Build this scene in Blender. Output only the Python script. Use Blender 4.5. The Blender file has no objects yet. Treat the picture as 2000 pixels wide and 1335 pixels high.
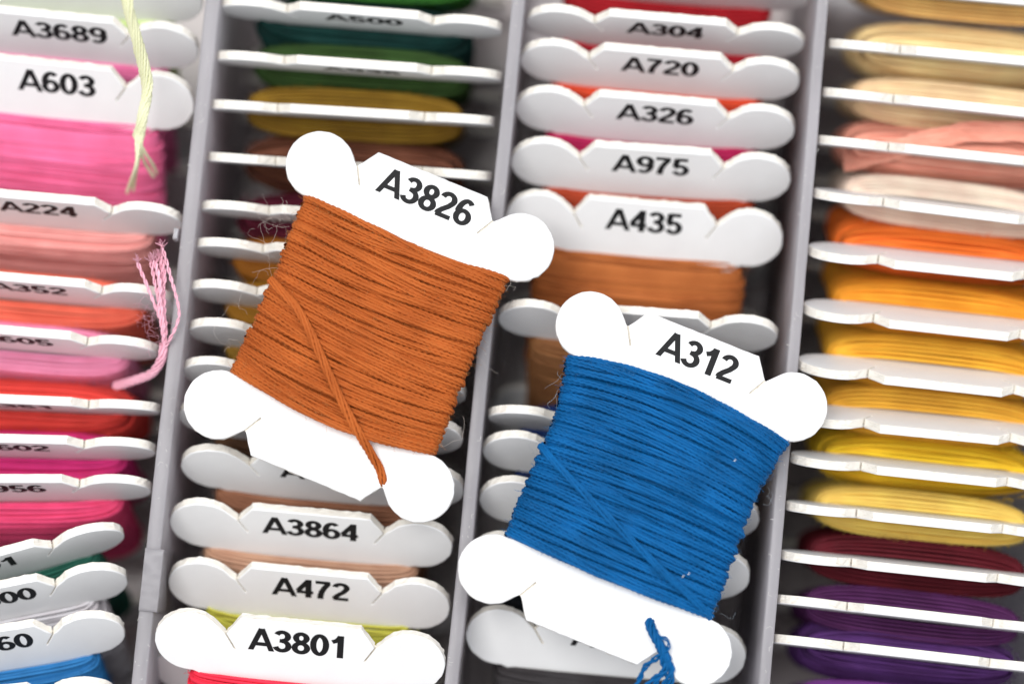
import bpy, bmesh, math, random
import numpy as np
from mathutils import Vector, Matrix
from mathutils.geometry import delaunay_2d_cdt

# ------------------------------------------------------------------ camera, world, lamps (1 unit = 1 cm)
sc = bpy.context.scene
sc.unit_settings.system = 'METRIC'; sc.unit_settings.scale_length = 0.01
COL = sc.collection
TILT, ROLL, DIST, LENS = math.radians(6.0), math.radians(5.5), 35.7, 100.0
FPX = 2000 * LENS / 36.0
hx_, hy_ = -math.sin(ROLL), math.cos(ROLL)
RV = Vector((math.cos(ROLL), math.sin(ROLL), 0))
FV = Vector((hx_ * math.sin(TILT), hy_ * math.sin(TILT), -math.cos(TILT)))
UV_ = Vector((hx_ * math.cos(TILT), hy_ * math.cos(TILT), math.sin(TILT)))
CAM = -FV * DIST
cd = bpy.data.cameras.new('camera'); cam = bpy.data.objects.new('camera', cd); COL.objects.link(cam)
M = Matrix((RV, UV_, -FV)).transposed().to_4x4(); M.translation = CAM
cam.matrix_world = M
cd.lens = LENS; cd.sensor_width = 36; cd.clip_start = 0.5; cd.clip_end = 500
cd.dof.use_dof = True; cd.dof.focus_distance = DIST - 0.42; cd.dof.aperture_fstop = 0.060
cd.dof.aperture_blades = 0
sc.camera = cam

w = bpy.data.worlds.new('World'); sc.world = w; w.use_nodes = True
bg = w.node_tree.nodes['Background']
bg.inputs[0].default_value = (0.93, 0.96, 1.0, 1); bg.inputs[1].default_value = 0.66

def area(name, loc, target, size, power, col):
    l = bpy.data.lights.new(name, 'AREA'); l.shape = 'RECTANGLE'; l.size, l.size_y = size
    l.energy = power; l.color = col
    o = bpy.data.objects.new(name, l); COL.objects.link(o); o.location = loc
    o.rotation_euler = (Vector(target) - Vector(loc)).to_track_quat('-Z', 'Y').to_euler()
area('softbox_key', (-18, 5, 64), (0, 0, 0), (30, 30), 33000, (1, 0.985, 0.96))
area('softbox_fill', (30, 20, 58), (0, 0, 0), (36, 36), 17000, (0.95, 0.97, 1))
sc.view_settings.view_transform = 'Standard'; sc.view_settings.look = 'None'
sc.view_settings.exposure = 0.0; sc.view_settings.gamma = 1.0

def unproj(x, y, z):
    d = FV + RV * ((x - 1000) / FPX) + UV_ * ((667.5 - y) / FPX)
    return CAM + d * ((z - CAM.z) / d.z)
def proj(p):
    q = Vector(p) - CAM; d = q.dot(FV)
    return (1000 + FPX * q.dot(RV) / d, 667.5 - FPX * q.dot(UV_) / d)

# ------------------------------------------------------------------ materials
def lin(c):
    return tuple(((v / 255) / 12.92 if v / 255 <= 0.04045 else ((v / 255 + 0.055) / 1.055) ** 2.4) for v in c)

def nodes(name):
    m = bpy.data.materials.new(name); m.use_nodes = True
    nt = m.node_tree; return m, nt, nt.nodes, nt.links, nt.nodes['Principled BSDF']

GAIN = 1.0
def thread_mat(name, rgb, gain=1.15, hero=False, sheen=0.08):
    m, nt, N, L, P = nodes(name)
    c = lin(rgb); g_ = sum(c) / 3
    c = [(v * (1 if hero else .95) + g_ * (0 if hero else .05)) * gain * GAIN for v in c]
    kk = min(1, .92 / max(c)); c = [v * kk for v in c]
    tc = N.new('ShaderNodeTexCoord')
    mp = N.new('ShaderNodeMapping'); mp.inputs['Scale'].default_value = (2.2, 9, 1)
    L.new(tc.outputs['UV'], mp.inputs[0])
    nz = N.new('ShaderNodeTexNoise'); nz.inputs['Scale'].default_value = 1.0; nz.inputs['Detail'].default_value = 5
    L.new(mp.outputs[0], nz.inputs['Vector'])
    n2 = N.new('ShaderNodeTexNoise'); n2.inputs['Scale'].default_value = 2.2; n2.inputs['Detail'].default_value = 2
    L.new(tc.outputs['Object'], n2.inputs['Vector'])
    add = N.new('ShaderNodeMath'); add.operation = 'MULTIPLY_ADD'; add.inputs[1].default_value = 0.55
    L.new(nz.outputs[0], add.inputs[0]); 
    sc2 = N.new('ShaderNodeMath'); sc2.operation = 'MULTIPLY'; sc2.inputs[1].default_value = 0.45
    L.new(n2.outputs[0], sc2.inputs[0]); L.new(sc2.outputs[0], add.inputs[2])
    lum = min(1, (c[0] + c[1]) * .7); k0 = .62 + .3 * lum
    r = N.new('ShaderNodeValToRGB'); e = r.color_ramp.elements
    e[0].position = 0.33; e[0].color = (c[0] * k0, c[1] * (k0 - .06), c[2] * (k0 - .06), 1)
    e[1].position = 0.68; e[1].color = (min(1, c[0] * 1.18 + .004), min(1, c[1] * 1.24 + .004), min(1, c[2] * 1.24 + .004), 1)
    L.new(add.outputs[0], r.inputs[0]); L.new(r.outputs[0], P.inputs['Base Color'])
    P.inputs['Roughness'].default_value = 0.62
    P.inputs['Specular IOR Level'].default_value = 0.14 if hero else 0.2
    P.inputs['Sheen Weight'].default_value = sheen
    P.inputs['Sheen Roughness'].default_value = 0.5
    P.inputs['Sheen Tint'].default_value = (min(1, c[0] * 1.5 + .2), min(1, c[1] * 1.5 + .2), min(1, c[2] * 1.5 + .2), 1)
    # fibre twist: slanted fine ridges on the strand
    sx = N.new('ShaderNodeSeparateXYZ'); L.new(tc.outputs['UV'], sx.inputs[0])
    a = N.new('ShaderNodeMath'); a.operation = 'MULTIPLY'; a.inputs[1].default_value = 62.0 if hero else 44.0
    L.new(sx.outputs[0], a.inputs[0])
    b = N.new('ShaderNodeMath'); b.operation = 'MULTIPLY_ADD'; b.inputs[1].default_value = 6.2832 * 2
    L.new(sx.outputs[1], b.inputs[0]); L.new(a.outputs[0], b.inputs[2])
    s = N.new('ShaderNodeMath'); s.operation = 'SINE'; L.new(b.outputs[0], s.inputs[0])
    ad2 = N.new('ShaderNodeMath'); ad2.operation = 'MULTIPLY_ADD'; ad2.inputs[1].default_value = 3.0 if hero else 1.6
    L.new(nz.outputs[0], ad2.inputs[0])
    ad2.inputs[2].default_value = 0
    bp = N.new('ShaderNodeBump'); bp.inputs['Strength'].default_value = 0.5; bp.inputs['Distance'].default_value = 0.009 if hero else 0.009
    L.new(ad2.outputs[0], bp.inputs['Height']); L.new(bp.outputs[0], P.inputs['Normal'])
    return m

def card_mats():
    m, nt, N, L, P = nodes('card_face_white')
    tc = N.new('ShaderNodeTexCoord')
    nz = N.new('ShaderNodeTexNoise'); nz.inputs['Scale'].default_value = 2.0; nz.inputs['Detail'].default_value = 3
    L.new(tc.outputs['Object'], nz.inputs['Vector'])
    r = N.new('ShaderNodeValToRGB'); e = r.color_ramp.elements
    e[0].position = .3; e[0].color = (.84, .835, .835, 1); e[1].position = .7; e[1].color = (.88, .88, .88, 1)
    L.new(nz.outputs[0], r.inputs[0]); L.new(r.outputs[0], P.inputs['Base Color'])
    P.inputs['Roughness'].default_value = 0.38; P.inputs['Specular IOR Level'].default_value = 0.35
    P.inputs['Subsurface Weight'].default_value = 0.0
    n3 = N.new('ShaderNodeTexNoise'); n3.inputs['Scale'].default_value = 30; n3.inputs['Detail'].default_value = 6
    L.new(tc.outputs['Object'], n3.inputs['Vector'])
    bp = N.new('ShaderNodeBump'); bp.inputs['Strength'].default_value = 0.12; bp.inputs['Distance'].default_value = 0.01
    L.new(n3.outputs[0], bp.inputs['Height']); L.new(bp.outputs[0], P.inputs['Normal'])
    m2, nt, N, L, P = nodes('card_cut_edge_cream')
    tc = N.new('ShaderNodeTexCoord')
    mp = N.new('ShaderNodeMapping'); mp.inputs['Scale'].default_value = (14, 14, 60)
    L.new(tc.outputs['Object'], mp.inputs[0])
    nz = N.new('ShaderNodeTexNoise'); nz.inputs['Scale'].default_value = 1; nz.inputs['Detail'].default_value = 5
    L.new(mp.outputs[0], nz.inputs['Vector'])
    r = N.new('ShaderNodeValToRGB'); e = r.color_ramp.elements
    e[0].position = .25; e[0].color = (.72, .65, .55, 1); e[1].position = .48; e[1].color = (.86, .82, .75, 1)
    L.new(nz.outputs[0], r.inputs[0]); L.new(r.outputs[0], P.inputs['Base Color'])
    P.inputs['Roughness'].default_value = 0.8
    bp = N.new('ShaderNodeBump'); bp.inputs['Strength'].default_value = 0.5; bp.inputs['Distance'].default_value = 0.015
    L.new(nz.outputs[0], bp.inputs['Height']); L.new(bp.outputs[0], P.inputs['Normal'])
    return m, m2
FACE, EDGE = card_mats()

def ink_mat():
    m, nt, N, L, P = nodes('black_print')
    P.inputs['Base Color'].default_value = (.010, .010, .011, 1); P.inputs['Roughness'].default_value = 0.6; P.inputs['Specular IOR Level'].default_value = 0.2
    return m
INK = ink_mat()

def plastic(name, col, transl, rough=.35, bump=.15, scale=1.0):
    m, nt, N, L, P = nodes(name)
    tc = N.new('ShaderNodeTexCoord')
    mp = N.new('ShaderNodeMapping'); mp.inputs['Scale'].default_value = (2.5, .5, 2.5)
    L.new(tc.outputs['Object'], mp.inputs[0])
    nz = N.new('ShaderNodeTexNoise'); nz.inputs['Scale'].default_value = scale; nz.inputs['Detail'].default_value = 6
    L.new(mp.outputs[0], nz.inputs['Vector'])
    r = N.new('ShaderNodeValToRGB'); e = r.color_ramp.elements
    e[0].position = .3; e[0].color = (*[c * .88 for c in col], 1); e[1].position = .7; e[1].color = (*[c * 1.08 for c in col], 1)
    L.new(nz.outputs[0], r.inputs[0]); L.new(r.outputs[0], P.inputs['Base Color'])
    P.inputs['Roughness'].default_value = rough; P.inputs['Specular IOR Level'].default_value = .5
    t = N.new('ShaderNodeBsdfTranslucent'); L.new(r.outputs[0], t.inputs[0])
    mx = N.new('ShaderNodeMixShader'); mx.inputs[0].default_value = transl
    L.new(P.outputs[0], mx.inputs[1]); L.new(t.outputs[0], mx.inputs[2])
    n3 = N.new('ShaderNodeTexNoise'); n3.inputs['Scale'].default_value = 14; n3.inputs['Detail'].default_value = 5
    L.new(tc.outputs['Object'], n3.inputs['Vector'])
    bp = N.new('ShaderNodeBump'); bp.inputs['Strength'].default_value = bump; bp.inputs['Distance'].default_value = .02
    L.new(n3.outputs[0], bp.inputs['Height']); L.new(bp.outputs[0], P.inputs['Normal'])
    L.new(mx.outputs[0], N['Material Output'].inputs['Surface'])
    return m

# ------------------------------------------------------------------ mesh helpers
def np_mesh(name, V, Q, uv=None, mat=None, smooth=True):
    me = bpy.data.meshes.new(name)
    nV, nF = len(V), len(Q)
    me.vertices.add(nV); me.vertices.foreach_set('co', np.asarray(V, np.float32).ravel())
    me.loops.add(nF * 4); me.loops.foreach_set('vertex_index', np.asarray(Q, np.int32).ravel())
    me.polygons.add(nF)
    me.polygons.foreach_set('loop_start', np.arange(0, nF * 4, 4, dtype=np.int32))
    me.polygons.foreach_set('loop_total', np.full(nF, 4, np.int32))
    if smooth: me.polygons.foreach_set('use_smooth', np.ones(nF, bool))
    if uv is not None:
        l = me.uv_layers.new(name='UVMap'); l.data.foreach_set('uv', np.asarray(uv, np.float32).ravel())
    me.update(calc_edges=True); me.validate()
    if mat: me.materials.append(mat)
    return me

class Tubes:
    """collects swept strands into one mesh"""
    def __init__(s): s.V = []; s.Q = []; s.U = []; s.n = 0
    def add(s, P, rad, sides=6, lobes=0.0, twist=0.0, ph=0.0, ref=None, closed=False, flat=1.0):
        P = np.asarray(P, float); n = len(P)
        if closed: T = np.roll(P, -1, 0) - np.roll(P, 1, 0)
        else: T = np.gradient(P, axis=0)
        T /= np.linalg.norm(T, axis=1)[:, None] + 1e-12
        if ref is not None:
            A = np.cross(T, np.asarray(ref, float)); A /= np.linalg.norm(A, axis=1)[:, None] + 1e-9
        else:
            A = np.zeros_like(P); a = np.array([0, 0, 1.0])
            if abs(T[0] @ a) > .9: a = np.array([1.0, 0, 0])
            for i in range(n):
                a = a - T[i] * (a @ T[i]); a /= np.linalg.norm(a) + 1e-9; A[i] = a
        B = np.cross(T, A)
        seg = np.linalg.norm(np.diff(P, axis=0), axis=1); S = np.concatenate([[0], np.cumsum(seg)])
        rad = np.broadcast_to(np.asarray(rad, float), (n,))
        th = np.arange(sides) * 2 * math.pi / sides
        R = rad[:, None] * np.ones(sides)[None]
        if lobes: R = R * (1 - lobes + lobes * np.abs(np.cos(th[None] - (twist * S + ph)[:, None])) * 1.5)
        V = P[:, None] + A[:, None] * (R * np.cos(th))[..., None] * flat + B[:, None] * (R * np.sin(th))[..., None]
        m = n if closed else n - 1
        i = np.arange(m)[:, None]; j = np.arange(sides)[None]
        i2 = (i + 1) % n; j2 = (j + 1) % sides
        q = np.stack([i * sides + j + 0 * i2, i * sides + j2, i2 * sides + j2, i2 * sides + j + 0 * i], -1).reshape(-1, 4) + s.n
        S2 = np.concatenate([S, [S[-1] + (seg[-1] if len(seg) else 0)]])
        u0 = S2[:m][:, None] + 0 * j; u1 = S2[1:m + 1][:, None] + 0 * j
        v0 = (j / sides) + 0 * i; v1 = ((j + 1) / sides) + 0 * i
        u = np.stack([np.stack([u0, v0], -1), np.stack([u0, v1], -1), np.stack([u1, v1], -1), np.stack([u1, v0], -1)], 2).reshape(-1, 4, 2)
        u = u + np.array([ph * 3.7, 0])
        s.V.append(V.reshape(-1, 3)); s.Q.append(q); s.U.append(u); s.n += n * sides
    def mesh(s, name, mat): return np_mesh(name, np.concatenate(s.V), np.concatenate(s.Q), np.concatenate(s.U), mat)

def link(name, me, parent=None, mats=None):
    o = bpy.data.objects.new(name, me); COL.objects.link(o)
    if parent: o.parent = parent
    return o
def empty(name, label, cat, mat4, group=None):
    o = bpy.data.objects.new(name, None); COL.objects.link(o); o.empty_display_size = .3
    o.matrix_world = mat4; o['label'] = label; o['category'] = cat
    if group: o['group'] = group
    return o

# ------------------------------------------------------------------ the card
EC, ER = (1.35, 1.62), 0.43
def outline(seed):
    rnd = random.Random(seed)
    a0 = math.atan2(1.955 - EC[1], 1.075 - EC[0])
    def ear(cx, cy, r):
        # right upper ear from its inner corner clockwise to the body
        pts = []
        a1 = math.radians(-96)
        n = 30
        for i in range(n + 1):
            a = a0 + (a1 - a0) * i / n
            pts.append((cx + r * math.cos(a), cy + r * math.sin(a)))
        return pts
    q = [(0.0, 2.05), (0.735, 2.05), (0.905, 1.800), (0.786, 1.584), (0.788, 1.572), (0.807, 1.572), (0.930, 1.793)]
    q += ear(EC[0], EC[1], ER)
    q += [(1.245, 1.165), (1.20, 1.09), (1.19, 0.6), (1.19, 0)]
    pts = [(x, y) for x, y in q]
    low = [(x, -y) for x, y in reversed(q)][1:]
    right = pts + low                       # down the right side
    left = [(-x, y) for x, y in reversed(right)][1:-1]
    full = right + left
    # subdivide long straight runs, with the small raggedness of a stamped edge
    out = []
    n = len(full)
    for i in range(n):
        a = Vector(full[i]); b = Vector(full[(i + 1) % n]); L = (b - a).length
        k = max(1, int(L / 0.07))
        slit = .78 < abs(a.x) < .95 and 1.5 < abs(a.y) < 1.81 and .78 < abs(b.x) < .95 and 1.5 < abs(b.y) < 1.81
        if slit: k = 1
        for j in range(k):
            p = a.lerp(b, j / k)
            g = 0 if (.78 < abs(p.x) < .95 and 1.5 < abs(p.y) < 1.81) else .0022
            out.append(((p.x + rnd.gauss(0, g), p.y + rnd.gauss(0, g))))
    return out

def make_card(seed, T=0.115, bv=.013):
    rnd = random.Random(seed + 50)
    pts = outline(seed)
    bm = bmesh.new()
    n = len(pts)
    # inset ring by vertex normal
    def inset(d):
        r = []
        for i in range(n):
            a = Vector(pts[i - 1]); b = Vector(pts[i]); c = Vector(pts[(i + 1) % n])
            t = (c - a).normalized(); nr = Vector((t.y, -t.x))   # outline is clockwise: left normal is outside
            nr = -nr if d < 0 else nr
            k = 0.12 if (.6 < abs(b.x) < .95 and abs(b.y) < 1.85) else 1
            r.append(b + nr * abs(d) * k)
        return r
    inn = inset(bv)
    bow = rnd.uniform(-.02, .02)
    def rag(g):
        return [(p[0] + rnd.gauss(0, g), p[1] + rnd.gauss(0, g)) if not (.7 < abs(p[0]) < .96 and 1.5 < abs(p[1]) < 1.85) else p for p in pts]
    def ring(P, z, j=0):
        return [bm.verts.new((p[0], p[1], z + rnd.gauss(0, j))) for p in P]
    rings = [ring(inn, T / 2), ring([Vector(a).lerp(b, .3) for a, b in zip(pts, inn)], T / 2 - bv * .35),
             ring(pts, T / 2 - bv * 1.2),
             ring(rag(.003), 0, .003),
             ring(rag(.004), -T / 2 + .006, .002),
             ring(inn, -T / 2)]
    for rg in (rings[0], rings[-1]):
        cos = [Vector((v.co.x, v.co.y)) for v in rg]
        vo, eo, fo, ov, oe, of = delaunay_2d_cdt(cos, [], [list(range(n))], 1, 1e-6)
        for tri in fo:
            try:
                f = bm.faces.new([rg[ov[t][0]] for t in tri]); f.material_index = 0
            except Exception: pass
    for sx in (1, -1):                       # the slits are stamped half through: cream board shows at their bottom
        for sy in (1, -1):
            q = [bm.verts.new((sx * x, sy * y, T / 2 - .06)) for x, y in ((.77, 1.55), (.905, 1.805), (.935, 1.79), (.825, 1.55))]
            f = bm.faces.new(q); f.material_index = 1
    for k in range(len(rings) - 1):
        for i in range(n):
            j = (i + 1) % n
            f = bm.faces.new((rings[k][i], rings[k][j], rings[k + 1][j], rings[k + 1][i]))
            f.material_index = 0 if k < 2 else 1
            f.smooth = k < 2
    bmesh.ops.recalc_face_normals(bm, faces=bm.faces)
    me = bpy.data.meshes.new('card'); bm.to_mesh(me); bm.free()
    me.materials.append(FACE); me.materials.append(EDGE)
    return me
CARDS = [make_card(s) for s in (1, 2, 3, 4, 5)]

# ------------------------------------------------------------------ printed figures: bold sans, drawn as strokes (cell 1 high)
def arc(cx, cy, rx, ry, a0, a1, n=14):
    return [(cx + rx * math.cos(math.radians(a0 + (a1 - a0) * i / n)), cy + ry * math.sin(math.radians(a0 + (a1 - a0) * i / n))) for i in range(n + 1)]
SW = 0.202
GW = 1.17
GL = {
 'A': (0.74, [[(0.045, -.04), (0.365, 1.0)], [(0.695, -.04), (0.375, 1.0)], [(0.17, .29), (0.57, .29)]]),
 '0': (0.58, [arc(.29, .5, .2, .415, 0, 360, 28)]),
 '1': (0.58, [[(.36, 0), (.36, 1.0)], [(.10, .70), (.22, .76), (.31, .87), (.345, .97)]]),
 '2': (0.58, [arc(.285, .715, .19, .20, 172, -30, 14) + [(.36, .47), (.20, .30), (.11, .17), (.10, .09)], [(.05, .087), (.535, .087)]]),
 '3': (0.58, [arc(.275, .725, .18, .19, 160, -90, 14), arc(.275, .295, .205, .215, 90, -165, 16), [(.20, .525), (.29, .52)]]),
 '4': (0.58, [[(.405, 0), (.405, 1.0)], [(.40, .95), (.07, .36)], [(.03, .30), (.56, .30)]]),
 '5': (0.58, [[(.145, .915), (.50, .915)], [(.16, .97), (.115, .52)], [(.115, .50)] + arc(.285, .32, .19, .235, 140, -160, 18)]),
 '6': (0.58, [arc(.29, .31, .195, .23, 0, 360, 24), arc(.31, .49, .215, .425, 185, 50, 14)]),
 '7': (0.58, [[(.05, .912), (.52, .912)], [(.47, .88), (.35, .66), (.26, .42), (.22, .2), (.21, 0)]]),
 '8': (0.58, [arc(.29, .73, .165, .185, 0, 360, 22), arc(.29, .285, .195, .205, 0, 360, 24)]),
 '9': (0.58, [arc(.29, .69, .195, .23, 0, 360, 24), arc(.27, .51, .215, .425, 5, -130, 14)]),
 ' ': (0.58, []),
}
def print_mesh(text, H=0.335, shift=0.0, base=1.60, z=0.0):
    V, Q = [], []
    W = sum(GL[c][0] for c in text) * 1.0
    x0 = -W / 2
    for c in text:
        adv, strokes = GL[c]
        for si, st in enumerate(strokes):
            P = np.array(st, float); n = len(P)
            closed = np.linalg.norm(P[0] - P[-1]) < 1e-6
            T = np.gradient(P, axis=0)
            if closed: T[0] = T[-1] = P[1] - P[-2]
            T /= np.linalg.norm(T, axis=1)[:, None]
            Nn = np.stack([-T[:, 1], T[:, 0]], 1)
            sw = SW * (0.98 if c != 'A' else 0.95)
            hor = np.abs(T[:, 0]); wv = sw * (1 - .17 * hor)
            a = P + Nn * (wv / 2)[:, None]; b = P - Nn * (wv / 2)[:, None]
            if c == 'A' and si < 2:
                for arr in (a, b):
                    pass
            a[:, 1] = np.clip(a[:, 1], 0, 1.0); b[:, 1] = np.clip(b[:, 1], 0, 1.0)
            k = len(V); dz = .0007 * si
            for i in range(n):
                for p in (a[i], b[i]): V.append(((p[0] + x0) * H * GW + shift, p[1] * H + base, z + dz))
            for i in range(n - 1): Q.append((k + 2 * i, k + 2 * i + 1, k + 2 * i + 3, k + 2 * i + 2))
        x0 += adv
    return np_mesh('printed_number', V, Q, None, INK, False)

# ------------------------------------------------------------------ thread windings
def sup(t, n):
    c, s = np.cos(t), np.sin(t)
    return np.sign(c) * np.abs(c) ** (2 / n), np.sign(s) * np.abs(s) ** (2 / n)

def box_winding(seed, K=5, loose=1.0, hz=.33, mat=None):
    r = np.random.RandomState(seed); tb = Tubes()
    rad = .0205; step = (hz - .07) / K
    for k in range(K):
        hxk = 1.225 + .022 * (k + 1); hzk = .07 + step * (k + .6)
        top = 1.17 - .012 * k * k * loose
        pitch = .0335
        cnt = int(2 * top / pitch)
        for i in range(cnt + 1):
            v = top - i * pitch
            if k < K - 2 and 6 < i < cnt - 3: continue
            t = np.linspace(0, 2 * math.pi, 57)[:-1]
            cx, cz = sup(t, 3.1)
            j1, j2 = r.normal(0, .02 * loose, 2); p1, p2 = r.uniform(0, 6.28, 2)
            hxx = hxk * (1 + r.normal(0, .009 * loose)); hzz = hzk * (1 + r.normal(0, .05 * loose))
            P = np.stack([cx * hxx, v + j1 * np.sin(t + p1) + j2 * np.sin(2 * t + p2) + r.normal(0, .008), cz * hzz + .01 * np.sin(3 * t + p2) * loose], 1)
            tb.add(P, rad * r.uniform(.85, 1.25), 5, ref=(0, 1, 0), closed=True, ph=r.uniform(0, 6))
    # solid core so that nothing shows between the strands
    n = 48; t = np.linspace(0, 2 * math.pi, n + 1)[:-1]; cx, cz = sup(t, 3.1)
    hk = .07 + step * (K - .9); vs = np.array([-1.10, -1.0, 0, 1.0, 1.10]); ks = np.array([.8, .97, 1, .97, .8])
    V = np.concatenate([np.stack([cx * (1.20 + .022 * K) * (.98 + .02 * k), 0 * cx + v, cz * hk * k], 1) for v, k in zip(vs, ks)])
    i = np.arange(4)[:, None] * n; j = np.arange(n)[None]; j2 = (j + 1) % n
    q = np.stack([i + j, i + j2, i + n + j2, i + n + j], -1).reshape(-1, 4) + tb.n
    tb.V.append(V); tb.Q.append(q); tb.U.append(np.zeros((len(q), 4, 2)) + np.array([0, .1])); tb.n += len(V)
    # the nap of the cotton
    S, D, Ln = [], [], []
    for _ in range(1300):
        a = r.uniform(0, 2 * math.pi); cx, cz = sup(np.array([a]), 3.1); y = 1.17 if r.rand() < .3 else r.uniform(.1, 1.18)
        S.append((cx[0] * (1.25 + .022 * K), y, cz[0] * (hz - .01))); D.append((cx[0] * .5 + r.normal(0, .6), r.normal(.2, .7), cz[0] * .7 + r.normal(0, .4))); Ln.append(min(.08, r.exponential(.022) + .02))
    hairs(tb, r, S, D, Ln, .0014, .9, 3)
    return tb.mesh('thread_winding', mat)

def hero_winding(seed, mat, bow_top, bow_bot, flare=0.0, HZ=.27, HX=1.34):
    r = np.random.RandomState(seed); tb = Tubes()
    vt, vb = 1.16, -1.16
    def surf(u, v):            # sag of a wrap at height v: 0 at the rims of the card, bow in the middle
        f = (v - vb) / (vt - vb)
        return bow_top * f + bow_bot * (1 - f)
    def hz_at(v): return .085 + (HZ - .085) * max(0.0, 1 - abs(v / 1.27) ** 5) ** .5
    def hx_at(v): return HX + flare * max(0, (v - .55) / .6) ** 1.5 - .03 * (abs(v) < .6)
    # under layers, coarse
    for k, sc_ in enumerate((.5, .74)):
        n = 40
        for i in range(n):
            v = vt - .01 - (vt - vb - .02) * i / (n - 1)
            t = np.linspace(0, 2 * math.pi, 73)[:-1]; cx, cz = sup(t, 2.8)
            b = surf(0, v)
            P = np.stack([cx * (hx_at(v) - .022 + .008 * k), v + b * (1 - cx ** 2) * (cz > 0), cz * hz_at(v) * sc_], 1)
            tb.add(P, .04, 6, ref=(0, 1, 0), closed=True, ph=r.uniform(0, 6))
    # outer wraps: each a bundle of fine two-ply strands
    NW = 30
    pitch = (vt - vb) / (NW - 1)
    jl = r.normal(0, .014, NW + 1); jr = r.normal(0, .014, NW + 1)
    # groups of wraps lean alternately
    lean = np.zeros(NW); i = 0
    while i < NW:
        g = r.randint(2, 6); lean[i:i + g] = r.uniform(-.05, .05); i += g
    def bundle(P, A, B, S, nst, rho, rr, pitchB, ph0, fl=1.0, sides=8, tw=40):
        for j in range(nst):
            a = ph0 + 2 * math.pi * j / nst + S * 2 * math.pi / pitchB
            off = A * (rho * np.cos(a))[:, None] + B * (rho * np.sin(a) * fl)[:, None]
            tb.add(P + off, rr * r.uniform(.92, 1.08), sides, lobes=.36, twist=tw, ph=r.uniform(0, 6), ref=None)
    def wrap_path(vl, vr, dz, wob, vnext):
        # front (dense) from left to right, then round the back (coarse)
        tf = np.linspace(math.pi * 1.0, 0, 150)[:-1]; tbk = np.linspace(0, -math.pi, 46)
        t = np.concatenate([tf, tbk]); cx, cz = sup(t, 2.7)
        # even out: spacing follows x
        f = (cx + 1) / 2
        front = np.concatenate([np.ones(len(tf), bool), np.zeros(len(tbk), bool)])
        v = np.where(front, vl + (vr - vl) * f, vnext + (vr - vnext) * f)
        vm = (vl + vr) / 2
        hz = hz_at(vm); hx = hx_at(vm) + wob[3]
        b = surf(0, vm) * (1 - cx ** 2) * np.where(front, 1, .3)
        y = v + b + wob[0] * np.sin(cx * 3.1 + wob[1]) + .15 * wob[0] * np.sin(cx * 7 + wob[2])
        z = cz * (hz + .02) + np.where(front, dz * np.abs(cz), 0)
        x = cx * hx
        return np.stack([x, y, z], 1)
    t_all = []
    for i in range(NW):
        vl = vt - i * pitch + jl[i] + lean[i] * .5; vr = vt - i * pitch + jr[i] - lean[i] * .5
        vl = min(max(vl, vb), vt); vr = min(max(vr, vb), vt)
        P = wrap_path(vl, vr, r.normal(0, .02), (r.normal(0, .012), r.uniform(0, 6), r.uniform(0, 6), r.normal(0, .005)), min(max(vt - (i + 1) * pitch + jl[i + 1], vb), vt))
        T = np.gradient(P, axis=0); T /= np.linalg.norm(T, axis=1)[:, None]
        Bv = np.array([0, 1.0, 0]); A = np.cross(T, Bv); A /= np.linalg.norm(A, axis=1)[:, None]
        B = np.cross(T, A)
        S = np.concatenate([[0], np.cumsum(np.linalg.norm(np.diff(P, axis=0), axis=1))])
        bundle(P, A, B, S, 4, .0245, .0215, r.uniform(1.6, 2.8), r.uniform(0, 6), fl=1.05)
    # a few later wraps that ride across the others
    for q in range(3):
        v0 = r.uniform(-.95, .95); d = r.uniform(-.22, .22)
        P = wrap_path(min(v0 + d / 2, 1.1), min(1.1, v0 - d / 2), .045, (.012, r.uniform(0, 6), 0, .03), v0 + d / 2)
        T = np.gradient(P, axis=0); T /= np.linalg.norm(T, axis=1)[:, None]
        A = np.cross(T, np.array([0, 1.0, 0])); A /= np.linalg.norm(A, axis=1)[:, None]; B = np.cross(T, A)
        S = np.concatenate([[0], np.cumsum(np.linalg.norm(np.diff(P, axis=0), axis=1))])
        bundle(P, A, B, S, 4, .0245, .0215, 2.0, r.uniform(0, 6), fl=1.2)
    return tb.mesh('thread_winding', mat), surf, hz_at, hx_at

def smooth_path(pts, n=60):
    """Catmull-Rom through points"""
    P = np.array(pts, float); P = np.concatenate([[2 * P[0] - P[1]], P, [2 * P[-1] - P[-2]]])
    out = []; m = len(P) - 3
    per = max(2, n // m)
    for i in range(m):
        p0, p1, p2, p3 = P[i:i + 4]
        for k in range(per):
            t = k / per
            out.append(.5 * ((2 * p1) + (-p0 + p2) * t + (2 * p0 - 5 * p1 + 4 * p2 - p3) * t * t + (-p0 + 3 * p1 - 3 * p2 + p3) * t ** 3))
    out.append(P[-2]); return np.array(out)

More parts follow.
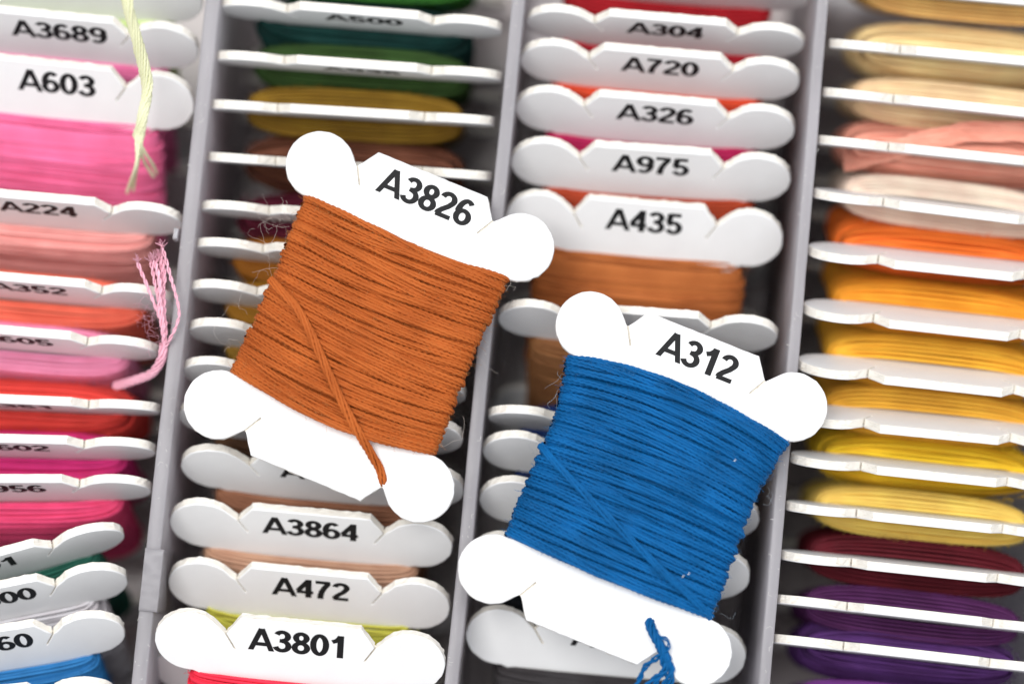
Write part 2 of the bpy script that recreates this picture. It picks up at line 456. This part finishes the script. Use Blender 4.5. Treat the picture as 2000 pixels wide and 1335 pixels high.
def floss(tb, pts, r, nst=6, rho=.04, rr=.018, pitch=1.3, flat=.6, n=160, splay=None, ph=None):
    """a loose length of floss: strands twisted about a path"""
    P = smooth_path(pts, n)
    T = np.gradient(P, axis=0); T /= np.linalg.norm(T, axis=1)[:, None]
    A = np.cross(T, np.array([0, 0, 1.0])); A /= np.linalg.norm(A, axis=1)[:, None] + 1e-6; B = np.cross(T, A)
    S = np.concatenate([[0], np.cumsum(np.linalg.norm(np.diff(P, axis=0), axis=1))])
    ph = r.uniform(0, 6) if ph is None else ph
    for j in range(nst):
        a = ph + 2 * math.pi * j / nst + S * 2 * math.pi / pitch
        k = np.ones(len(P)) if splay is None else splay(S / S[-1])
        rh = (rho if nst > 1 else 0) * k * (1 + .25 * np.sin(S * 5 + j))
        tb.add(P + A * (rh * np.cos(a))[:, None] + B * (rh * np.sin(a) * flat)[:, None], rr * r.uniform(.9, 1.1), 6, lobes=.3, twist=40, ph=r.uniform(0, 6))

def hairs(tb, r, starts, dirs, lens, rad=.0016, curl=1.0, seg=6):
    for p, d, L in zip(starts, dirs, lens):
        P = [np.array(p)]; d = np.array(d, float); d /= np.linalg.norm(d) + 1e-9
        for k in range(seg):
            d = d + r.normal(0, .45 * curl, 3); d /= np.linalg.norm(d); P.append(P[-1] + d * L / seg)
        tb.add(smooth_path(P, seg * 2), rad * r.uniform(.7, 1.4), 3)

def fibre_mat(name, rgb):
    m, nt, N, L, P = nodes(name)
    P.inputs['Base Color'].default_value = (*rgb, 1); P.inputs['Roughness'].default_value = .6
    return m

# ------------------------------------------------------------------ the box
DIVX = []
RIM = plastic('frosted_grey_plastic', (.60, .58, .605), .60, .35, .25)
WHITEPL = plastic('frosted_white_plastic', (.90, .89, .92), .25, .35, .15)
FLOORPL = plastic('smoky_clear_plastic_floor', (.78, .71, .70), .0, .28, .2, .6)
FLOOR_Z = -4.45
def box_mesh(name, x0, x1, y0, y1, z0, z1, mat, bev=.02, wav=0.0, ny=60, taper=0.0, seed=0):
    r = random.Random(seed)
    bm = bmesh.new(); prof = []
    b = bev
    prof = [(x0 - taper, z0), (x0, z1 - b), (x0 + b * .3, z1 - b * .3), (x0 + b, z1), (x1 - b, z1), (x1 - b * .3, z1 - b * .3), (x1, z1 - b), (x1 + taper, z0)]
    rows = []
    for i in range(ny + 1):
        y = y0 + (y1 - y0) * i / ny
        dx = wav * (math.sin(y * .9 + seed) + .5 * math.sin(y * 2.3 + seed * 2)) + r.gauss(0, wav * .12)
        rows.append([bm.verts.new((x + dx, y, z + (r.gauss(0, .002) if z > z1 - .1 else 0))) for x, z in prof])
    for a, c in zip(rows, rows[1:]):
        for k in range(len(prof) - 1):
            f = bm.faces.new((a[k], a[k + 1], c[k + 1], c[k])); f.smooth = True
        bm.faces.new((a[-1], a[0], c[0], c[-1]))
    bm.faces.new(rows[0]); bm.faces.new(list(reversed(rows[-1])))
    bmesh.ops.recalc_face_normals(bm, faces=bm.faces)
    me = bpy.data.meshes.new(name); bm.to_mesh(me); bm.free(); me.materials.append(mat)
    return me

box = empty('storage_box', 'clear grey plastic organizer box whose long dividers part four columns of thread bobbins', 'storage box', Matrix.Translation((0, 0, FLOOR_Z)))
def bpart(name, me):
    o = link(name, me, box); o.location = (0, 0, -FLOOR_Z); return o
Y0, Y1 = -8.5, 8.5
def divx(xt, y):        # where a rim crosses the photo's middle row
    return unproj(xt, y, 0)
for i, (xm, wd) in enumerate(((344, .185), (947, .165), (1551, .145))):
    p = divx(xm, 667); DIVX.append(p.x)
    bpart('divider', box_mesh('divider', p.x - wd / 2, p.x + wd / 2, Y0, Y1, FLOOR_Z, 0, RIM, .02, .006, 110, .03, i * 3 + 1))
SP = DIVX[1] - DIVX[0]
xr = DIVX[2] + SP * .99
bpart('side_wall', box_mesh('side_wall', xr - .1, xr + .12, Y0, Y1, FLOOR_Z, .1, WHITEPL, .03, .004, 60, .5, 9))  # wide taper added so the inner face tilts up and catches light
xl = DIVX[0] - SP
bpart('side_wall', box_mesh('side_wall', xl - .12, xl + .1, Y0, Y1, FLOOR_Z, .1, RIM, .03, .004, 60, .03, 10))
bpart('end_wall', box_mesh('end_wall', xl + .14, xr - .14, Y1 + .003, Y1 + .2, FLOOR_Z, .1, RIM, .03, 0, 2, 0, 11))
bpart('end_wall', box_mesh('end_wall', xl + .14, xr - .14, Y0 - .2, Y0 - .003, FLOOR_Z, .1, RIM, .03, 0, 2, 0, 12))
bpart('floor', box_mesh('floor', xl - .2, xr + .2, Y0 - .3, Y1 + .3, FLOOR_Z - .15, FLOOR_Z, FLOORPL, .02, 0, 40, 0, 13))
# socket clips on the rims: short sleeves over the divider where the photo shows a joint
def clip(px, py, ln, wd, hgt, seed):
    p = unproj(px, py, 0)
    me = box_mesh('divider_clip', p.x - wd / 2, p.x + wd / 2, p.y - ln / 2, p.y + ln / 2, -1.2, hgt, RIM, .012, .002, 24, 0, seed)
    bpart('divider_clip', me)
clip(296, 1132, .78, .235, .035, 21)
bpart('moulding_burr', (lambda me: me)(box_mesh('moulding_burr', unproj(352, 450, 0).x - .07, unproj(352, 450, 0).x - .02, unproj(352, 450, 0).y - .11, unproj(352, 450, 0).y + .02, -.25, .01, WHITEPL, .03, .02, 6, 0, 5)))
# dust and lint lying on the rims
rd = np.random.RandomState(41); tbl = Tubes()
for _ in range(150):
    x = DIVX[rd.randint(3)] + rd.uniform(-.07, .07); y = rd.uniform(-5, 5); p0 = np.array([x, y, .002]); a = rd.uniform(0, 6.28); l_ = min(.04, rd.exponential(.012) + .005)
    tbl.add(np.array([p0, p0 + [math.cos(a) * l_, math.sin(a) * l_, .004], p0 + [math.cos(a + .8) * l_ * 2, math.sin(a + .8) * l_ * 2, .001]]), rd.uniform(.0015, .004), 4)
lm, nt, N, L, P = nodes('pale_lint'); P.inputs['Base Color'].default_value = (.8, .78, .76, 1)
bpart('rim_lint', tbl.mesh('rim_lint', lm))['kind'] = 'stuff'
# the tabletop under the box
tm, nt, N, L, P = nodes('grey_tabletop'); P.inputs['Base Color'].default_value = (.25, .24, .25, 1); P.inputs['Roughness'].default_value = .7
t_ = link('tabletop', box_mesh('tabletop', -60, 60, -50, 50, FLOOR_Z - 2.2, FLOOR_Z - .16, tm, .1, 0, 2)); t_['kind'] = 'structure'

# ------------------------------------------------------------------ the filed bobbins
CW = 3.56
def ear_px(Mp, wv, r=.43):
    a = proj(Mp + wv * r); b = proj(Mp - wv * r); return b[1] - a[1]
def frame(Lp, Rp, e, zfix=None):
    if zfix is None:                     # leaning further back the card sinks deeper into its compartment
        lean = math.asin(min(.95, abs(e) / 133)) - .12
        z = -.45 - 1.1 * (1 - math.cos(lean))
    else: z = zfix
    A = unproj(*Lp, z); B = unproj(*Rp, z)
    u = (B - A).normalized(); Mp = (A + B) / 2
    n = Vector((0, 0, 1)).cross(u).normalized()
    bestf = min((abs(ear_px(Mp, Vector((0, 0, 1)) * math.cos(f) + n * math.sin(f)) - e), f) for f in [math.radians(-60 + .5 * k) for k in range(270)])
    f = bestf[1]
    wv = Vector((0, 0, 1)) * math.cos(f) + n * math.sin(f)
    nz = u.cross(wv)
    O = Mp - wv * EC[1]
    m = Matrix((u, wv, nz)).transposed().to_4x4(); m.translation = O
    return m @ Matrix.Scale(max(.975, min(1.03, (B - A).length / CW)), 4), f, z

WV = [box_winding(11, 5, .6, .33), box_winding(12, 5, .45, .31), box_winding(13, 6, 1.6, .36), box_winding(14, 5, .7, .30)]
for me in WV: me.materials.append(None)
GROUP = 'thread bobbins filed in the box'
TH = {}
def thread(rgb, name):
    if name not in TH: TH[name] = thread_mat(name, rgb)
    return TH[name]
NB = [0]
BOB = {}
def bobbin(key, Lp, Rp, e, rgb, cname, text, label, zfix=None, th=1.0, wv=None, tshift=0.0, wsx=1.0):
    m, f, z = frame(Lp, Rp, e, zfix)
    k = NB[0]; NB[0] += 1
    root = empty('floss_bobbin', label, 'thread bobbin', m, GROUP)
    BOB[key] = (root, m, f, z)
    c = link('card', CARDS[k % 5], root)
    wnd = link('thread_winding', WV[k % 4 if wv is None else wv], root)
    wnd.scale = (wsx, 1, th)
    wnd.material_slots[0].link = 'OBJECT'; wnd.material_slots[0].material = thread(rgb, cname)
    if k % 2: wnd.rotation_euler = (0, math.pi, 0)
    if text: link('printed_number', print_mesh(text, shift=tshift, z=.0605), root)
    print(f'{key}: lean {math.degrees(f):.0f} z {z:.2f} top {m.translation.z + 2.05 * math.cos(f):.2f} bottom {m.translation.z - 2.05 * math.cos(f):.2f}')
    return root
def from_right(R, slope, w=556):
    a = math.radians(slope); return (R[0] - w * math.cos(a), R[1] - w * math.sin(a)), R
def from_left(L_, slope, w=556):
    a = math.radians(slope); return L_, (L_[0] + w * math.cos(a), L_[1] + w * math.sin(a))

exec_rows = []
# column one (left), only the right halves in the picture
def c1(key, R, sl, e, *a, **k): bobbin(key, *from_right(R, sl, k.pop('w', 556)), e, *a, **k)
c1('1a', (397, 6), 5, 78, (196, 214, 140), 'thread_pale_lime', '', 'topmost bobbin of the left column, pale lime thread with a long loose end', zfix=-.5, w=548)
c1('1b', (389, 98), 5.5, 78, (232, 118, 166), 'thread_orchid_pink', 'A3689', 'white card bobbin printed A3689 with a sliver of pink thread', zfix=-.5, th=.6, w=552, tshift=.04)
c1('1c', (380, 207), 6, 104, (238, 108, 156), 'thread_hot_pink', 'A603', 'white card bobbin printed A603, laid far back over a broad face of hot pink thread', zfix=-.5, th=.62, w=552, tshift=.06)
c1('1d', (357, 434), 5, 48, (230, 154, 148), 'thread_dusty_rose', 'A224', 'white card bobbin printed A224 with dusty rose thread below it', zfix=-.42, tshift=.0)
c1('1e', (338, 586), 5, 34, (234, 104, 78), 'thread_coral', 'A352', 'white card bobbin printed A352 with coral thread, behind the frayed pink thread ends', zfix=-.42)
c1('1f', (310, 685), 5, 30, (240, 142, 178), 'thread_candy_pink', 'A605', 'white card bobbin printed A605 with candy pink thread whose frayed end rises at the right', zfix=-.42)
c1('1g', (313, 798), 2.5, 13, (230, 66, 56), 'thread_poppy_red', 'A351', 'white card bobbin seen nearly edge on amid poppy red thread', zfix=-.42)
c1('1h', (304, 877), 1.5, 27, (206, 34, 118), 'thread_magenta', 'A602', 'white card bobbin printed A602 with magenta thread below it', zfix=-.42)
c1('1i', (295, 951), 0, 33, (236, 66, 118), 'thread_raspberry', 'A956', 'white card bobbin printed 956 with raspberry pink thread below it', zfix=-.42)
c1('1j', (240, 1036), -15, 38, (30, 92, 76), 'thread_bottle_green', '  01', 'steeply tilted bobbin with ragged card end and bottle green thread in the lower left', zfix=-.4, w=560)
c1('1k', (248, 1124), -11, 56, (190, 186, 190), 'thread_white', ' 800', 'tilted bobbin printed 00 with white thread in the lower left', zfix=-.4, w=560, tshift=.2)
c1('1l', (243, 1224), -9, 68, (30, 112, 172), 'thread_cornflower_blue', ' 760', 'tilted bobbin printed 60 with cornflower blue thread in the lower left corner', zfix=-.35, w=560, tshift=.2)
c1('1m', (228, 1352), -6, 60, (60, 130, 190), 'thread_sky_blue', '', 'bobbin of which only the card top shows at the bottom left edge of the picture', zfix=-.35, w=560)
# column two
def c2(key, Lp, Rp, e, *a, **k): bobbin(key, Lp, Rp, e, *a, **k)
c2('2z', (436, -72), (984, -34), 12, (58, 126, 42), 'thread_grass_green', '', 'bobbin above the A500 card with grass green thread at the top edge', zfix=-.4)
c2('2a', (430, 13), (981, 58), 27, (4, 56, 52), 'thread_deep_teal', 'A500', 'white card bobbin printed A500 with deep teal thread', tshift=0.05)
c2('2b', (423, 112), (980, 151), 13, (46, 74, 26), 'thread_moss_green', 'A936', 'white card bobbin seen almost edge on with moss green thread under it', tshift=.05)
c2('2c', (411, 205), (965, 238), 6, (132, 98, 10), 'thread_olive', '', 'edge-on bobbin with plump olive thread both above and below its card')
c2('2d', (407, 306), (960, 345), 2, (104, 58, 38), 'thread_chestnut', '', 'edge-on bobbin with loosely coiled chestnut brown thread behind the A3826 card', wv=2)
c2('2e', (394, 404), (946, 447), 15, (98, 16, 44), 'thread_burgundy', '', 'bobbin with burgundy thread, left tip beside the top of the orange winding')
c2('2f', (382, 480), (935, 525), 22, (164, 100, 14), 'thread_ochre', '', 'bobbin with ochre thread, second white tip left of the orange winding')
c2('2g', (370, 565), (924, 611), 30, (158, 108, 14), 'thread_old_gold', '', 'bobbin with old gold thread, third white tip left of the orange winding')
c2('2h', (370, 643), (922, 690), 38, (140, 104, 24), 'thread_dark_gold', '', 'bobbin with dark gold thread, fourth white tip left of the orange winding')
c2('2i', (358, 722), (910, 770), 45, (120, 88, 50), 'thread_khaki', '', 'bobbin whose white tip shows just above the lower left lobe of the orange bobbin')
c2('2j', (351, 808), (904, 856), 58, (108, 76, 52), 'thread_umber', '', 'bobbin mostly hidden beneath the lower end of the orange bobbin', zfix=-.5)
c2('2k', (355, 905), (906, 955), 72, (142, 94, 68), 'thread_cocoa', 'A8  ', 'white card bobbin with only its first letter showing, cocoa thread, under the orange bobbin', tshift=-.03)
c2('2l', (333, 1015), (884, 1066), 82, (180, 138, 112), 'thread_light_tan', 'A3864', 'white card bobbin printed A3864 with light tan thread')
c2('2m', (330, 1132), (879, 1184), 88, (184, 180, 62), 'thread_yellow_green', 'A472', 'white card bobbin printed A472 with yellow green thread peeping below', tshift=.03)
c2('2o', (302, 1298), (850, 1350), 80, (200, 60, 90), 'thread_rose_red', '', 'shaded bobbin whose white tip shows under the left lobe of the A3801 card', zfix=-1.1)
c2('2n', (304, 1243), (869, 1299), 108, (226, 30, 62), 'thread_crimson', 'A3801', 'white card bobbin printed A3801 with crimson thread, raised above the rest at the bottom', zfix=-.02, tshift=-.02, th=.8)
# column three
c2('3z', (1040, -50), (1578, -4), 46, (176, 10, 28), 'thread_scarlet', '', 'bobbin cut by the top edge above the A304 card, scarlet thread below it', zfix=-.8)
c2('3a', (1029, 38), (1570, 84), 54, (176, 12, 34), 'thread_cherry_red', 'A304', 'white card bobbin printed A304 with cherry red thread')
c2('3b', (1017, 113), (1561, 160), 70, (204, 62, 22), 'thread_vermilion', 'A720', 'white card bobbin printed A720 with vermilion thread')
c2('3c', (1008, 207), (1551, 254), 77, (172, 10, 76), 'thread_cerise', 'A326', 'white card bobbin printed A326 with cerise thread')
c2('3d', (999, 312), (1543, 351), 84, (166, 58, 22), 'thread_rust', 'A975', 'white card bobbin printed A975 with rust red thread')
c2('3e', (988, 422), (1528, 470), 104, (178, 100, 44), 'thread_caramel', 'A435', 'white card bobbin printed A435 over a broad face of caramel thread', th=.6)
c2('3f', (974, 616), (1518, 655), 58, (146, 96, 54), 'thread_toffee', '', 'bobbin with toffee brown thread, its card rising behind the top of the blue bobbin')
c2('3g', (954, 808), (1500, 850), 28, (8, 44, 104), 'thread_navy', '', 'bobbin with navy thread, first white tip left of the blue winding')
c2('3h', (944, 874), (1490, 916), 64, (10, 30, 74), 'thread_midnight', '', 'bobbin with midnight blue thread, second white tip left of the blue winding')
c2('3i', (937, 968), (1482, 1012), 78, (16, 24, 40), 'thread_blue_black', '', 'bobbin with blue black thread, third and roundest white tip left of the blue winding')
c2('3j', (919, 1080), (1464, 1124), 88, (24, 28, 34), 'thread_black', '', 'bobbin whose right lobe alone shows beside the lower right of the blue winding')
c2('3k', (911, 1232), (1456, 1282), 106, (62, 58, 60), 'thread_charcoal', 'A   ', 'white card bobbin over charcoal thread under the lower end of the blue bobbin', th=.6, tshift=.05)
# column four (right), only the left parts in the picture
def c4(key, Lp, sl, e, *a, **k): bobbin(key, *from_left(Lp, sl), e, *a, zfix=k.pop('zfix', -.3), **k)
c4('4z', (1630, -30), 5, 0, (250, 196, 116), 'thread_honey', '', 'bobbin at the top right edge with honey coloured thread')
c4('4a', (1620, 85), 5.4, 2, (255, 218, 156), 'thread_cream_yellow', '', 'edge-on bobbin with cream yellow thread, uppermost full card of the right column')
c4('4b', (1607, 180), 6.0, 2, (255, 218, 170), 'thread_vanilla', '', 'edge-on bobbin with vanilla thread between cream yellow and salmon')
c4('4c', (1597, 273), 6.0, 1, (255, 170, 146), 'thread_salmon', '', 'edge-on bobbin with salmon pink thread in a crossed strand', wv=2)
c4('4d', (1588, 376), 7.0, -10, (244, 218, 198), 'thread_ecru', '', 'bobbin with ecru thread between the salmon and the bright orange ones')
c4('4e', (1578, 487), 6.0, -24, (255, 120, 18), 'thread_bright_orange', '', 'bobbin with bright orange thread, blank card back leaning forward')
c4('4f', (1569, 600), 6.2, -29, (254, 164, 16), 'thread_amber', '', 'bobbin with amber thread just below the bright orange one')
c4('4g', (1558, 708), 6.2, -31, (254, 182, 34), 'thread_sunflower', '', 'bobbin with sunflower yellow thread right of the A312 card')
c4('4h', (1550, 806), 5.6, -30, (230, 168, 40), 'thread_mustard', '', 'bobbin with mustard thread behind the right lobe of the blue bobbin')
c4('4i', (1544, 892), 6.0, -18, (250, 200, 4), 'thread_lemon', '', 'bobbin with strong lemon yellow thread')
c4('4j', (1535, 986), 6.0, -10, (253, 212, 98), 'thread_straw', '', 'bobbin with pale straw yellow thread above the dark red one')
c4('4k', (1525, 1082), 6.0, -9, (92, 10, 26), 'thread_dark_red', '', 'bobbin with dark red thread between pale yellow and purple')
c4('4l', (1517, 1169), 6.5, 1, (86, 34, 88), 'thread_plum', '', 'edge-on bobbin with plum thread, directly below the dark red one')
c4('4m', (1510, 1246), 6.5, 1, (84, 42, 108), 'thread_violet', '', 'edge-on bobbin with violet thread, lowest full card of the right column')
c4('4n', (1500, 1352), 6.5, 1, (116, 50, 136), 'thread_bright_purple', '', 'bobbin of which only bright purple thread shows at the bottom right edge')

# ------------------------------------------------------------------ loose ends of the filed bobbins
def local_pts(root_m, pts):
    inv = root_m.inverted(); return [tuple(inv @ Vector(p)) for p in pts]
def PX(x, y, z): return tuple(unproj(x, y, z))
rr = np.random.RandomState(5)
def tail_part(key, tb, mat, name='thread_tail'):
    root = BOB[key][0]; me = tb.mesh(name, mat)
    me.transform(BOB[key][1].inverted()); o = link(name, me, root); return o
tb = Tubes()
lime = thread_mat('thread_tail_pale_lime', (230, 236, 192), 1.05, True)
floss(tb, [PX(243, -60, 1.7), PX(247, 0, 1.45), PX(262, 62, 1.1), PX(279, 125, .7), PX(287, 178, .4), PX(278, 225, .2), PX(270, 270, -.05)], rr, 8, .052, .021, 1.3, .7, 150)
for (a, b, c) in (((266, 320), (256, 352), (248, 376)), ((268, 318), (264, 345), (260, 372)), ((272, 300), (264, 335), (254, 366)), ((280, 292), (296, 318), (306, 338)), ((276, 296), (284, 320), (300, 345))):
    floss(tb, [PX(279, 215, .12), PX(271 + rr.normal(0, 3), 262, .02), PX(*a, -.15), PX(*b, -.5), PX(*c, -.8)], rr, 1, 0, .022, 1, 1, 70)
tail_part('1a', tb, lime)
tb = Tubes()
pk = thread_mat('thread_tail_candy_pink', (252, 186, 204), 1.1, True)
floss(tb, [PX(225, 752, -.9), PX(262, 742, -.6), PX(298, 728, -.3), PX(317, 700, -.1), PX(321, 672, .0)], rr, 6, .04, .021, .9, .8, 110)
for k, pth in enumerate([[(318, 640), (300, 590), (282, 545), (268, 512)], [(317, 630), (308, 580), (300, 540), (295, 512)], [(319, 630), (313, 585), (309, 540), (300, 508)],
            [(322, 625), (320, 570), (316, 530), (311, 502)], [(316, 640), (310, 600), (314, 560), (305, 515)], [(333, 660), (348, 625), (348, 595), (333, 540), (322, 500), (317, 484)], [(324, 640), (316, 590), (322, 540), (315, 500)]]):
    zz = np.linspace(.06, .25, len(pth))
    floss(tb, [PX(312, 715, -.2), PX(320, 682, -.02)] + [PX(x, y, float(q) + .03 * (k % 3)) for (x, y), q in zip(pth, zz)], rr, 2, .012, .0125, .22, 1, 150)
    e = np.array(PX(*pth[-1], .25 + .03 * (k % 3)))
    hairs(tb, rr, [e] * 14, [rr.normal(0, .5, 3) + np.array([-.2, 1, .2]) for _ in range(14)], rr.uniform(.06, .14, 14), .004, .4, 4)
hp = [np.array(PX(rr.uniform(285, 335), rr.uniform(560, 680), .1)) for _ in range(60)]
hairs(tb, rr, hp, [rr.normal(0, 1, 3) for _ in hp], rr.uniform(.15, .35, 60), .0012, 1.0, 7)
tail_part('1f', tb, pk)

tb = Tubes()
for k in range(7):
    o_ = k * 5.0
    floss(tb, [PX(1650, 300 + o_, -1.0), PX(1720, 284 + o_, -.72), PX(1800, 262 + o_, -.62), PX(1900, 243 + o_, -.6), PX(2020, 246 + o_, -.6), PX(2110, 268 + o_, -.9)], rr, 2, .02, .026, 1.2, .8, 60)
tail_part('4c', tb, TH['thread_salmon'], 'crossed_strand')

# ------------------------------------------------------------------ the two bobbins lying on top
def flat_matrix(c, tl, tr, bl, br, z):
    T = (unproj(*tl, z), unproj(*tr, z), unproj(*bl, z), unproj(*br, z))
    O = unproj(*c, z)
    u = ((T[1] - T[0]) + (T[3] - T[2])).normalized()
    n = Vector((0, 0, 1)); v = n.cross(u)
    m = Matrix((u, v, n)).transposed().to_4x4(); m.translation = O
    print('flat', [(T[1] - T[0]).length, (T[0] - T[2]).length])
    return m
def add_fuzz(root, seed, surf, hz_at, hx_at, mat, n_edge, n_face):
    r = np.random.RandomState(seed); tb = Tubes(); S, D, Ln = [], [], []
    for _ in range(n_edge):
        v = r.uniform(-1.18, 1.18); s = 1 if r.rand() < .5 else -1
        S.append((s * (hx_at(v) + .0), v, r.uniform(-.05, .15))); D.append((s * r.uniform(.2, 1), r.normal(0, 1), r.uniform(-.2, .6))); Ln.append(r.exponential(.03) + .02)
    for _ in range(n_face):
        x = r.uniform(-.93, .93); v = r.uniform(-1.15, 1.15)
        if r.rand() < .3: v = (1.14 if r.rand() < .5 else -1.14) + r.normal(0, .03)
        cz = (1 - abs(x) ** 2.7) ** (1 / 2.7)
        S.append((x * hx_at(v), v + surf(0, v) * (1 - x * x), cz * (hz_at(v) + .03) + .03)); D.append((r.normal(0, 1), r.normal(0, 1), r.uniform(-.1, .5))); Ln.append(r.exponential(.025) + .02)
    hairs(tb, r, S, D, Ln, .0013, 1.0, 4)
    o = link('fibre_fuzz', tb.mesh('fibre_fuzz', mat), root); o['kind'] = 'stuff'
    return r

# orange-brown
mo = flat_matrix((722, 636), (624, 322), (1016, 484), (430, 790), (820, 950), .36)
ro = empty('floss_bobbin', 'burnt orange bobbin printed A3826 lying flat across the box divider', 'thread bobbin', mo, 'bobbins lying flat on top of the box')
link('card', make_card(21, bv=.022), ro)
link('printed_number', print_mesh('A3826', H=.345, shift=.04, base=1.585, z=.0605), ro)
omat = thread_mat('thread_burnt_orange', (188, 97, 40), .92, True, .04)
me, sf, hzf, hxf = hero_winding(3, omat, -.05, -.15)
link('thread_winding', me, ro)
def LP(m, x, y, h): # pixel -> local point at height h above the card plane
    z = m.translation.z + h; return tuple(m.inverted() @ unproj(x, y, z))
r = np.random.RandomState(77)
tb = Tubes()
floss(tb, [LP(mo, 528, 545, .2), LP(mo, 548, 565, .31), LP(mo, 580, 600, .37), LP(mo, 608, 650, .385), LP(mo, 640, 722, .385), LP(mo, 672, 790, .37), LP(mo, 703, 848, .30), LP(mo, 728, 890, .16), LP(mo, 743, 918, .085), LP(mo, 748, 940, .04), LP(mo, 749, 944, -.12)],
      r, 6, .036, .021, 1.5, .65, 300)
link('thread_tail', tb.mesh('thread_tail', omat), ro)
ofib = fibre_mat('fibre_orange', (.55, .22, .06))
add_fuzz(ro, 9, sf, hzf, hxf, ofib, 900, 1900)
tb = Tubes(); S, D, Ln = [], [], []
for x, y, n in ((545, 440, 14), (560, 425, 12), (535, 500, 6), (520, 540, 5), (475, 610, 4), (440, 690, 4), (985, 560, 4), (930, 690, 2), (860, 880, 3)):
    for _ in range(n):
        S.append(LP(mo, x + r.normal(0, 8), y + r.normal(0, 8), .05)); D.append((-1 if x < 700 else 1, r.normal(0, .8), r.uniform(0, .4))); Ln.append(r.uniform(.25, .8))
hairs(tb, r, S[::2], D[::2], Ln[::2], .0011, .8, 12)
o = link('stray_fibres', tb.mesh('stray_fibres', fibre_mat('fibre_pale', (.75, .66, .6))), ro); o['kind'] = 'stuff'

# blue
mb = flat_matrix((1256, 952), (1160, 640), (1548, 797), (962, 1108), (1350, 1262), .36)
rb = empty('floss_bobbin', 'royal blue bobbin printed A312 lying flat, tail through its lower slit', 'thread bobbin', mb, 'bobbins lying flat on top of the box')
link('card', make_card(22, bv=.022), rb)
link('printed_number', print_mesh('A312', H=.345, shift=.045, base=1.59, z=.0605), rb)
bmat = thread_mat('thread_royal_blue', (0, 95, 158), .95, True, .01)
me, sf, hzf, hxf = hero_winding(8, bmat, .16, -.04, .1, .28, 1.34)
link('thread_winding', me, rb)
tb = Tubes()
floss(tb, [LP(mb, 1055, 868, .1), LP(mb, 1075, 892, .27), LP(mb, 1112, 930, .36), LP(mb, 1160, 980, .385), LP(mb, 1230, 1052, .39), LP(mb, 1290, 1112, .37), LP(mb, 1335, 1152, .31), LP(mb, 1368, 1182, .2), LP(mb, 1390, 1205, .05)],
      r, 6, .032, .019, 2.4, .5, 260)
# the end that comes out of the slit and hangs over the edge
floss(tb, [LP(mb, 1272, 1208, -.1), LP(mb, 1270, 1217, .06), LP(mb, 1278, 1236, .13), LP(mb, 1292, 1262, .14), LP(mb, 1304, 1290, .13)], r, 6, .04, .023, .6, .9, 90)
for pth in ([(1300, 1288), (1296, 1310), (1270, 1330), (1248, 1352)], [(1290, 1275), (1262, 1300), (1246, 1330), (1236, 1350)], [(1306, 1295), (1309, 1315), (1300, 1350)],
            [(1308, 1290), (1313, 1315), (1308, 1350)], [(1302, 1298), (1303, 1320), (1290, 1350)], [(1296, 1300), (1288, 1322), (1272, 1350)]):
    floss(tb, [LP(mb, 1284, 1248, .14)] + [LP(mb, x, y, .12) for x, y in pth], r, 2, .018, .019, .3, 1, 90)
floss(tb, [LP(mb, 1280, 1240, .17), LP(mb, 1302, 1248, .2), LP(mb, 1306, 1262, .2), LP(mb, 1298, 1275, .17)], r, 2, .012, .013, .24, 1, 60)
link('thread_tail', tb.mesh('thread_tail', bmat), rb)
bfib = fibre_mat('fibre_blue', (.02, .17, .42))
add_fuzz(rb, 19, sf, hzf, hxf, bfib, 1000, 1900)
tb = Tubes(); S, D, Ln = [], [], []
for x, y, n in ((1118, 730, 10), (1085, 800, 6), (1060, 890, 5), (1010, 1040, 6), (1500, 960, 4), (1520, 900, 4), (1390, 1190, 6), (1440, 1080, 2)):
    for _ in range(n):
        S.append(LP(mb, x + r.normal(0, 8), y + r.normal(0, 8), .05)); D.append((-1 if x < 1250 else 1, r.normal(0, .8), r.uniform(0, .4))); Ln.append(r.uniform(.2, .55))
hairs(tb, r, S[::2], D[::2], Ln[::2], .0011, .9, 10)
o = link('stray_fibres', tb.mesh('stray_fibres', fibre_mat('fibre_grey_blue', (.42, .48, .55))), rb); o['kind'] = 'stuff'
# tiny white lint specks caught in the blue thread
tb = Tubes()
for x, y in ((1343, 1121), (1332, 1126), (1433, 900)):
    c = np.array(LP(mb, x, y, .36)); tb.add(smooth_path([c, c + [.012, .01, .01], c + [.012, .03, .0]], 8), .0045, 4)
o = link('lint_speck', tb.mesh('lint_speck', fibre_mat('lint_white', (.85, .85, .85))), rb); o['kind'] = 'stuff'
print('tris', sum(sum(len(p.vertices) - 2 for p in me.polygons) for me in bpy.data.meshes) if False else len(bpy.data.meshes))
